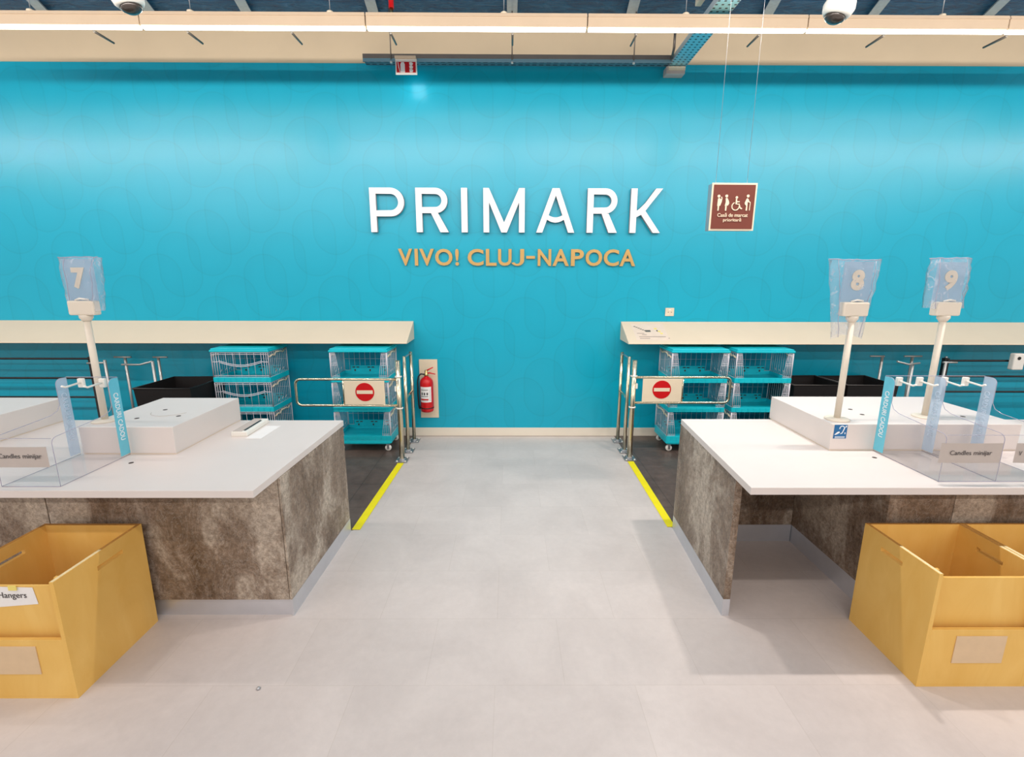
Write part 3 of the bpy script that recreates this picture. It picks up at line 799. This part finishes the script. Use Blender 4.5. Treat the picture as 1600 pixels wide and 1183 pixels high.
gate(-1.110, 4.63, -1, .857, .587, -2.14, -1.653, -1.248, -1.447, 'left of the passage')
gate(1.256, 4.68, 1, .872, .607, 2.24, 1.346, 1.745, 1.541, 'right of the passage')
def barrier(x, y0, y1, lab, s):
    e = empty('barrier_rail', (x, y0, .003), lab, 'barrier', 'chrome barrier rails by the passage')
    for y in (0, y1-y0): foot(e, 0, y); post(e, 0, y, 1.045, .019)
    MB().tube([(0, 0, 1.03), (0, y1-y0, 1.03)], .008, 8).build('top_link', STEEL, e)
    MB().tube([(0, 0, .60), (0, y1-y0, .60)], .013, 10).build('middle_rail', CHROME, e)
barrier(-1.103, 4.90, 5.23, 'pair of chrome posts joined by rails beside the fire extinguisher', -1)
barrier(1.255, 4.90, 5.23, 'pair of chrome posts joined by rails right of the passage', 1)
def tape(p, q, lab):
    w = .031
    m = MB().prism([(p[0]-w, p[1]), (p[0]+w, p[1]), (q[0]+w, q[1]), (q[0]-w, q[1])], .0032, .0044, 'z')
    tag(m.build('floor_tape', YELLOW), lab, 'tape', 'yellow floor tape')
tape((-1.150, 3.245), (-1.108, 4.55), 'strip of yellow floor tape left of the passage')
tape((1.232, 3.285), (1.250, 4.60), 'strip of yellow floor tape right of the passage')
e = MB().lathe([(.008, 0), (.010, .004), (.006, .010), (.003, .012)], (-1.151, 1.838, .0), 10).build('floor_stud', STEEL)
tag(e, 'tiny dropped metal stud on the pale floor in front of the left till', 'stud')

# ================================================================== TILLS
TZ = .86
def worktop(poly, lab):
    return tag(MB().prism(poly, TZ-.038, TZ, 'z').build('worktop', WHITE, bevel=.002), lab, 'worktop', 'white till worktops')
worktop([(-5.0, 2.095), (-1.218, 2.095), (-1.180, 3.235), (-5.0, 3.235)], 'long white worktop of the left till')
worktop([(1.172, 2.131), (5.4, 2.131), (5.4, 3.275), (1.238, 3.275)], 'long white worktop of the right till')
# left till carcass units
def unit(x0, x1, lab, side=None):
    e = empty('till_unit', ((x0+x1)/2, 2.32, 0), lab, 'till counter', 'stone clad till units')
    ox = (x0+x1)/2
    MB().box(x0-ox+.003, x1-ox-.003, 0, .022, .104, TZ-.039).build('front_panel', STONE, e, bevel=.001)
    MB().box(x0-ox, x1-ox, .012, .026, 0, .104).build('kick_plate', PLINTH, e)
    MB().box(x0-ox, x1-ox, .88, .90, 0, TZ-.039).build('back_panel', WHITE, e)
    if side == 'R':
        MB().prism([(x1-ox-.0, .0), (x1-ox+.012, .0), (x1-ox+.032, .905), (x1-ox, .905)], .104, TZ-.039, 'z').build('end_panel', STONE, e, bevel=.001)
        MB().prism([(x1-ox, .004), (x1-ox+.013, .004), (x1-ox+.034, .905), (x1-ox, .905)], 0, .104, 'z').build('end_kick_plate', PLINTH, e)
    return e
unit(-2.446, -1.214, 'stone clad unit at the passage end of the left till', 'R')
unit(-3.60, -2.446, 'stone clad unit further along the left till, behind the plywood bin')
# right till: end panel with open knee space, then units
e = empty('till_end_panel', (1.21, 2.32, 0), 'thin stone panel standing as a leg at the passage end of the right till', 'panel')
MB().prism([(-.018, 0), (.020, 0), (.062, .955), (.027, .955)], .104, TZ-.039, 'z').build('stone_panel', STONE, e, bevel=.001)
MB().prism([(-.019, 0), (.021, -.0), (.062, .955), (.026, .955)], 0, .104, 'z').build('kick_plate', PLINTH, e)
e = empty('knee_space_panel', (1.63, 3.095, 0), 'dark stone back panel inside the knee space of the right till', 'panel')
MB().box(-.350, .388, 0, .02, .128, TZ-.039).build('stone_panel', STONE, e)
MB().box(-.350, .388, -.004, .016, 0, .128).build('kick_plate', PLINTH, e)
def runit(x0, x1, lab, side=False):
    ox = (x0+x1)/2
    e = empty('till_unit', (ox, 2.32, 0), lab, 'till counter', 'stone clad till units')
    MB().box(x0-ox+.002, x1-ox-.002, 0, .022, .104, TZ-.039).build('front_panel', STONE, e, bevel=.001)
    MB().box(x0-ox, x1-ox, .012, .026, 0, .104).build('kick_plate', PLINTH, e)
    MB().box(x0-ox+.03, x1-ox, .92, .94, 0, TZ-.039).build('back_panel', WHITE, e)
    if side:
        MB().box(x0-ox-.0, x0-ox+.02, .023, .94, .128, TZ-.039).build('side_panel', STONE, e)
        MB().box(x0-ox+.002, x0-ox+.02, .027, .94, 0, .128).build('side_kick_plate', PLINTH, e)
runit(2.02, 2.372, 'narrow stone clad unit beside the knee space of the right till', True)
runit(2.372, 3.6, 'wide stone clad unit at the right edge behind the plywood bins')
runit(3.6, 5.2, 'stone clad unit of the right till beyond the picture edge')

# raised white boxes on the worktops
def plinth_box(x0, x1, y0, y1, lab, holes=(), front_seam=False):
    ox, oy = (x0+x1)/2, (y0+y1)/2
    e = empty('raised_box', (ox, oy, TZ), lab, 'raised box', 'raised white boxes on the worktops')
    MB().box(x0-ox, x1-ox, y0-oy, y1-oy, 0.004, .162).build('box_body', WHITE, e, bevel=.003)
    MB().box(x0-ox+.003, x1-ox-.003, y0-oy+.003, y1-oy-.003, 0, .006).build('seal_strip', CREAM, e)
    for hx, hy in holes: MB().lathe([(.013, .1615), (.013, .1630)], (hx-ox, hy-oy, 0), 14).build('cable_hole', HOLE, e)
    return e
plinth_box(-2.435, -1.905, 2.57, 3.24, 'raised white box carrying the number seven sign', [(-2.20, 2.93), (-2.02, 2.79), (-2.235, 2.74)])
plinth_box(-4.2, -3.13, 2.62, 3.24, 'raised white box at the left edge of the picture')
plinth_box(1.886, 3.0, 2.64, 3.30, 'wide raised white box carrying the number eight and nine signs', [(2.215, 2.96), (2.205, 2.84), (2.74, 2.93), (2.80, 2.80)])
plinth_box(3.72, 4.6, 2.66, 3.27, 'raised white box at the right edge of the picture')
# round mark left on the number seven box
m = MB(); m.tube([(-2.13+.115*math.cos(a/20*2*PI), 2.90+.115*math.sin(a/20*2*PI), TZ+.1625) for a in range(11, 20)], .0015, 4)
tag(m.build('ring_mark', CARD), 'faint curved ring mark on top of the number seven box', 'mark')
for x, y, lab in ((-2.062, 2.44, 'small dark cable hole in the left worktop by the card stand'), (2.07, 2.525, 'small dark cable hole in the right worktop by the card stand')):
    tag(MB().lathe([(.012, 0), (.012, .0012)], (x, y, TZ), 14).build('cable_grommet', HOLE), lab, 'grommet')
# hearing loop sticker
m = MB().mat(BLUEST).box(1.899, 1.975, 2.6385, 2.6395, .934, 1.018)
m.mat(TEXTW)
m.prism([(1.903, .958), (1.912, .957), (1.934, .970), (1.930, .978), (1.918, .974)], 2.6375, 2.6384)
m.prism(arc(1.944, .997, .016, 0, 200, 10)+arc(1.944, .997, .011, 200, 0, 10), 2.6375, 2.6384)
m.prism([(1.955, .997), (1.961, .997), (1.950, .966), (1.938, .962), (1.938, .967), (1.946, .970)], 2.6375, 2.6384)
m.prism([(1.960, 1.004), (1.968, 1.014), (1.972, 1.010), (1.965, 1.001)], 2.6375, 2.6384)
m.box(1.962, 1.967, 2.6375, 2.6384, .962, .972); m.box(1.908, 1.966, 2.6375, 2.6384, .944, .947); m.box(1.908, 1.966, 2.6375, 2.6384, .938, .941)
tag(m.build('hearing_loop_sticker'), 'small blue hearing loop sticker on the front corner of the right box', 'sticker')
# card reader cradle and slip on the left worktop
e = empty('card_reader', (-1.725, 3.03, TZ), 'small white card reader with a dark slot on the left worktop', 'card reader', rz=math.radians(2))
MB().box(-.05, .05, -.15, .15, 0, .030).build('body', WHITEP, e, bevel=.004)
MB().box(-.042, .012, -.14, .14, .030, .033).build('top_panel', CARD, e)
MB().box(.016, .028, -.12, .10, .030, .0325).build('card_slot', BLACK, e)
tag(MB().box(-1.66, -1.56, 2.84, 3.10, TZ+.0002, TZ+.0015).build('paper_slip', PAPER), 'white paper slip lying beside the card reader', 'paper')

# ------------------------------------------------------------------ number signs with bags
def number_sign(x, y, d, lab):
    e = empty('till_number_sign', (x, y, TZ+.162), lab, 'till sign', 'numbered till signs on poles')
    MB().lathe([(.066, 0), (.066, .006), (.058, .010), (.022, .013)], (0, 0, 0), 28).build('base_disc', POLE, e)
    MB().tube([(0, 0, .010), (0, 0, .61)], .0175, 16).build('pole', POLE, e)
    MB().lathe([(.019, .585), (.032, .605), (.032, .622)], (0, 0, 0), 16).build('pole_collar', POLE, e)
    hd = MB().box(-.072, .072, -.028, .024, .620, .700).build('lamp_head', POLE, e, bevel=.008)
    pl = MB().box(-.080, .080, .000, .012, .700, .925).build('number_plate', PLATE, e)
    g = MB(); glyph_mesh(g, d, -.037, .037, .765, .880, -.004, -.0005, bold=.05)
    g.build('numeral', SIGNCREAM, pl)
    MB().tube([(-.03, -.015, .703), (0, -.02, .712), (.04, -.012, .706)], .006, 6).build('cable_stub', WHITEP, hd)
    return e
number_sign(-2.382, 2.69, '7', 'pole sign with the number seven on the left till')
number_sign(1.974, 2.735, '8', 'pole sign with the number eight on the right till')
number_sign(2.553, 2.79, '9', 'pole sign with the number nine on the right till')
def bag(cx, cy, top, bot, zt, zb, lab, dep=.055, taper=.05, seed=1, tail=None):
    """loose bag: rings from top to bottom; top/bot = (x0,x1)"""
    rnd = random.Random(seed); n = 12; m = 10; vs = []; fs = []
    for j in range(m+1):
        f = j/m; x0 = top[0]+(bot[0]-top[0])*f; x1 = top[1]+(bot[1]-top[1])*f; z = zt+(zb-zt)*f
        dd = dep*(.35+.65*min(1, f*4)) if not tail else dep*(.35+.65*min(1, f*4))*(1-.5*f)
        for i in range(2*n):
            if i < n: u = i/n; yy = -dd
            else: u = 1-(i-n)/n; yy = dd
            k = min(u, 1-u)*8; yy *= min(1, .25+k)
            jx = rnd.uniform(-.004, .004); jy = rnd.uniform(-.006, .006)
            zz = z+rnd.uniform(-.003, .003)
            if tail and j == m: zz -= tail*(abs(u-.5)*2)**2
            vs.append((cx+x0+(x1-x0)*u+jx, cy+.012+yy+jy, zz))
    R = 2*n
    for j in range(m):
        for i in range(R): fs.append((j*R+i, j*R+(i+1) % R, (j+1)*R+(i+1) % R, (j+1)*R+i))
    mb = MB().add(vs, fs, True); mb.add([vs[i] for i in range(R)], [tuple(range(R))])
    o = mb.build('plastic_bag', BAG, fix=True)
    rim = MB().tube([vs[i] for i in range(0, n)], .0028, 5).build('top_seam', ACEDGE, o)
    for i in (2, n-2): MB().tube([vs[j*R+i] for j in range(m+1)], .0018, 4).build('fold_crease', ACEDGE, o)
    return tag(o, lab, 'bag', 'clear bags over the till signs')
bag(-2.382, 2.69, (-.104, .135), (-.092, .096), 1.957, 1.665, 'clear crinkled bag over the number seven sign', .03, seed=3)
bag(1.974, 2.735, (-.175, .140), (-.105, .085), 1.958, 1.535, 'long loose clear bag hanging down over the number eight sign', .033, seed=5, tail=.03)
bag(2.553, 2.79, (-.130, .115), (-.122, .108), 1.970, 1.685, 'clear bag over the number nine sign', .035, seed=8)

# ------------------------------------------------------------------ acrylic card stands
def side_profile(y0, y1, yb):
    # (y,z) outline of one acrylic side: low in front, tall strip at the back
    z = TZ+.003; lo = TZ+.262; hi = TZ+.45
    p = [(y0, z), (yb, z)]
    p += [(yb, hi)]
    p += arc(y1+.030, hi-.030, .030, 90, 180, 6)
    p += [(y1, lo+.05)]+[(y1-.02, lo+.02), (y1-.06, lo+.005), (y1-.12, lo)]
    p += arc(y0+.030, lo-.045, .030, 90, 180, 6)
    return p
def card_stand(xs, y0, y1, yb, outer, cards, pegs, lab, flip):
    x0, x1 = min(xs), max(xs)
    e = empty('card_stand', ((x0+x1)/2, y0, TZ), lab, 'display stand', 'clear acrylic card stands')
    off = Vector((-(x0+x1)/2, -y0, -TZ))
    def B(mb, name, mat, parent=e, **k):
        mb.v = [tuple(Vector(v)+off) for v in mb.v]; return mb.build(name, mat, parent, **k)
    B(MB().box(x0, x1, y0, yb, TZ, TZ+.003), 'base_sheet', ACRYL)
    for x in xs:
        prof = side_profile(y0, y1, yb)
        B(MB().prism(prof, x-.0015, x+.0015, 'x'), 'side_sheet', ACRYL)
        rimp = [(x, a, b) for a, b in prof[1:]]
        B(MB().tube([(x, a, b) for a, b in prof[2:]]+[(x, y0, TZ+.003), (x, yb, TZ+.003)], .0017, 5), 'polished_edge', ACEDGE)
        s = -1 if flip else 1      # side of the sheet that faces the passage
        strip = [(yb, TZ+.012), (yb, TZ+.449)]+arc(y1+.030, TZ+.42, .030, 90, 180, 6)+[(y1, TZ+.012)]
        m = CYANST if x == outer else FROST
        st = B(MB().prism(strip, x+s*.0018, x+s*.0026, 'x'), 'sticker_strip', m)
        # vertical wording reading downwards
        g = MB(); yc = (y1+yb)/2
        def T(v):   # v.x along text, v.z text height -> along -z of the strip
            return Vector((x+s*(.0028+(v.y)*.001), yc-s*(-1)*v.z*1.0 if False else yc+(v.z if s > 0 else -v.z), TZ+.235-v.x))
        glyph_mesh(g, 'CARDURI CADOU', -.135, .135, -.0155, .0155, 1.0, .2, bold=.012, T=T)
        B(g, 'wording', TEXTW if x == outer else PALETXT, st)
    B(MB().box(x0, x1, yb-.003, yb, TZ+.003, TZ+.452), 'back_sheet', ACRYL)
    B(MB().tube([(x0, yb, TZ+.452), (x1, yb, TZ+.452)], .0018, 5), 'top_edge', ACEDGE)
    B(MB().box(x0, x1, y0, y0+.003, TZ+.003, TZ+.245), 'front_sheet', ACRYL)
    B(MB().tube([(x0, y0, TZ+.245), (x1, y0, TZ+.245)], .0014, 5), 'front_edge', ACEDGE)
    B(MB().tube([(x0, y0, TZ+.002), (x1, y0, TZ+.002)], .0018, 5), 'lower_edge', ACEDGE)
    for px in pegs:
        z = TZ+.425
        b = B(MB().box(px-.016, px+.016, yb-.022, yb-.004, z-.028, z+.022), 'peg', WHITEP, bevel=.004)
        B(MB().tube([(px, yb-.02, z), (px, yb-.11, z-.006), (px, yb-.13, z+.004)], .0055, 8), 'peg_arm', WHITEP, b)
    for (a, b_, txt, w) in cards:
        n = 8; vs = []
        for i in range(n+1):
            u = i/n; vs += [(a+(b_-a)*u, y0-.004-.004*math.sin(PI*u), TZ+.103), (a+(b_-a)*u, y0-.004-.004*math.sin(PI*u), TZ+.205)]
        c = B(MB().add(vs, [(2*i, 2*i+2, 2*i+3, 2*i+1) for i in range(n)], True), 'price_card', CARD, fix=False)
        g = MB(); glyph_mesh(g, txt, w[0], w[1], w[2], w[3], y0-.0098, y0-.0088, bold=-.004)
        B(g, 'card_text', INK, c)
    return e
card_stand((-2.445, -2.163), 2.136, 2.500, 2.565, -2.163, [(-2.47, -2.19, 'Candles minijar', (-2.42, -2.215, TZ+.142, TZ+.172))], (-2.352, -2.235), 'clear acrylic card stand with cyan strips on the left till', False)
card_stand((2.143, 2.430, 2.712), 2.199, 2.560, 2.633, 2.143, [(2.118, 2.424, 'Candles minijar', (2.165, 2.372, TZ+.138, TZ+.168)), (2.490, 2.72, 'V', (2.505, 2.52, TZ+.143, TZ+.165))], (2.213, 2.330, 2.472, 2.592), 'clear acrylic card stand with three tall strips on the right till', True)

# ================================================================== PLYWOOD BINS
def bin_(x0, x1, y0, y1, lab, paper=None):
    w = x1-x0; d = y1-y0; H = .585; t = .018
    e = empty('plywood_bin', (x0, y0, 0), lab, 'bin', 'plywood hanger bins')
    def side(xx, nm):
        # side sheet with a rounded hand slot: three bands around the slot
        s0, s1, z0, z1 = d*.42, d*.72, .500, .522
        m = MB()
        m.box(xx, xx+t, 0, d, .012, z0); m.box(xx, xx+t, 0, d, z1, H)
        m.box(xx, xx+t, 0, s0, z0, z1); m.box(xx, xx+t, s1, d, z0, z1)
        return m.build(nm, PLY, e)
    side(0, 'side_panel'); side(w-t, 'side_panel')
    MB().box(t, w-t, d-t, d, .012, H).build('back_panel', PLY, e)
    MB().box(t, w-t, 0, t, .012, .303).build('front_panel', PLY, e, bevel=.001)
    MB().box(0, w, 0, d, 0, .012).build('floor_panel', PLY, e)
    top = [(t, .26), (w-t, .26), (w-t, H-.004), (w-t-.018, H-.004)]+[(w-t-.018-.035*(1-math.cos(a)), H-.004-.042*math.sin(a)/1) for a in (.5, 1.0, PI/2)]
    top += [(t+.018+.035*(1-math.cos(a)), H-.004-.042*math.sin(a)) for a in (PI/2, 1.0, .5)]+[(t+.018, H-.004), (t, H-.004)]
    MB().prism(top, t+.022, t+.034, 'y').build('inner_front_panel', PLY, e)
    for xx in (0, w-t): MB().box(xx+.002, xx+t-.002, .001, d*.50, H, H+.0012).build('lit_edge_band', PLYLIT, e)  # front half of each side's top edge painted as if lit
    ed = MB()
    for xx in (0, w-t): ed.box(xx+.002, xx+t-.002, d*.50, d-.001, H, H+.0012)
    ed.box(t, w-t, d-t+.002, d-.002, H, H+.0012)
    ed.build('edge_band', PLYEDGE, e)
    lp = MB().box(w/2-.115, w/2+.115, -.004, 0, .130, .272).build('label_holder', mat_holder, e, bevel=.001)
    if paper:
        s = MB().mat(PAPER)
        s.add([(w-.375, t+.020, .430), (w-.125, t+.020, .452), (w-.135, t+.020, .533), (w-.375, t+.020, .540)], [(0, 1, 2, 3)])
        o = s.build('paper_label', parent=e, fix=False)
        o.location = (0, .0005, 0)
        g = MB(); glyph_mesh(g, 'Hangers', w-.290, w-.168, .474, .510, t+.018, t+.0195, bold=-.006)
        g.build('label_text', INK, o)
        MB().box(w-.235, w-.20, t+.014, t+.0165, .522, .545).build('sticky_tape', YTAPE, o)
    return e
mat_holder = plain('beige_card_holder', (.72, .53, .33, 1), .6, var=.04)
bin_(-2.435, -1.932, 1.792, 2.283, 'plywood bin with a white paper label in front of the left till', paper=True)
bin_(1.888, 2.391, 1.846, 2.290, 'plywood bin in front of the right till, nearest the knee space')
bin_(2.394, 2.897, 1.846, 2.290, 'plywood bin at the right edge of the picture')
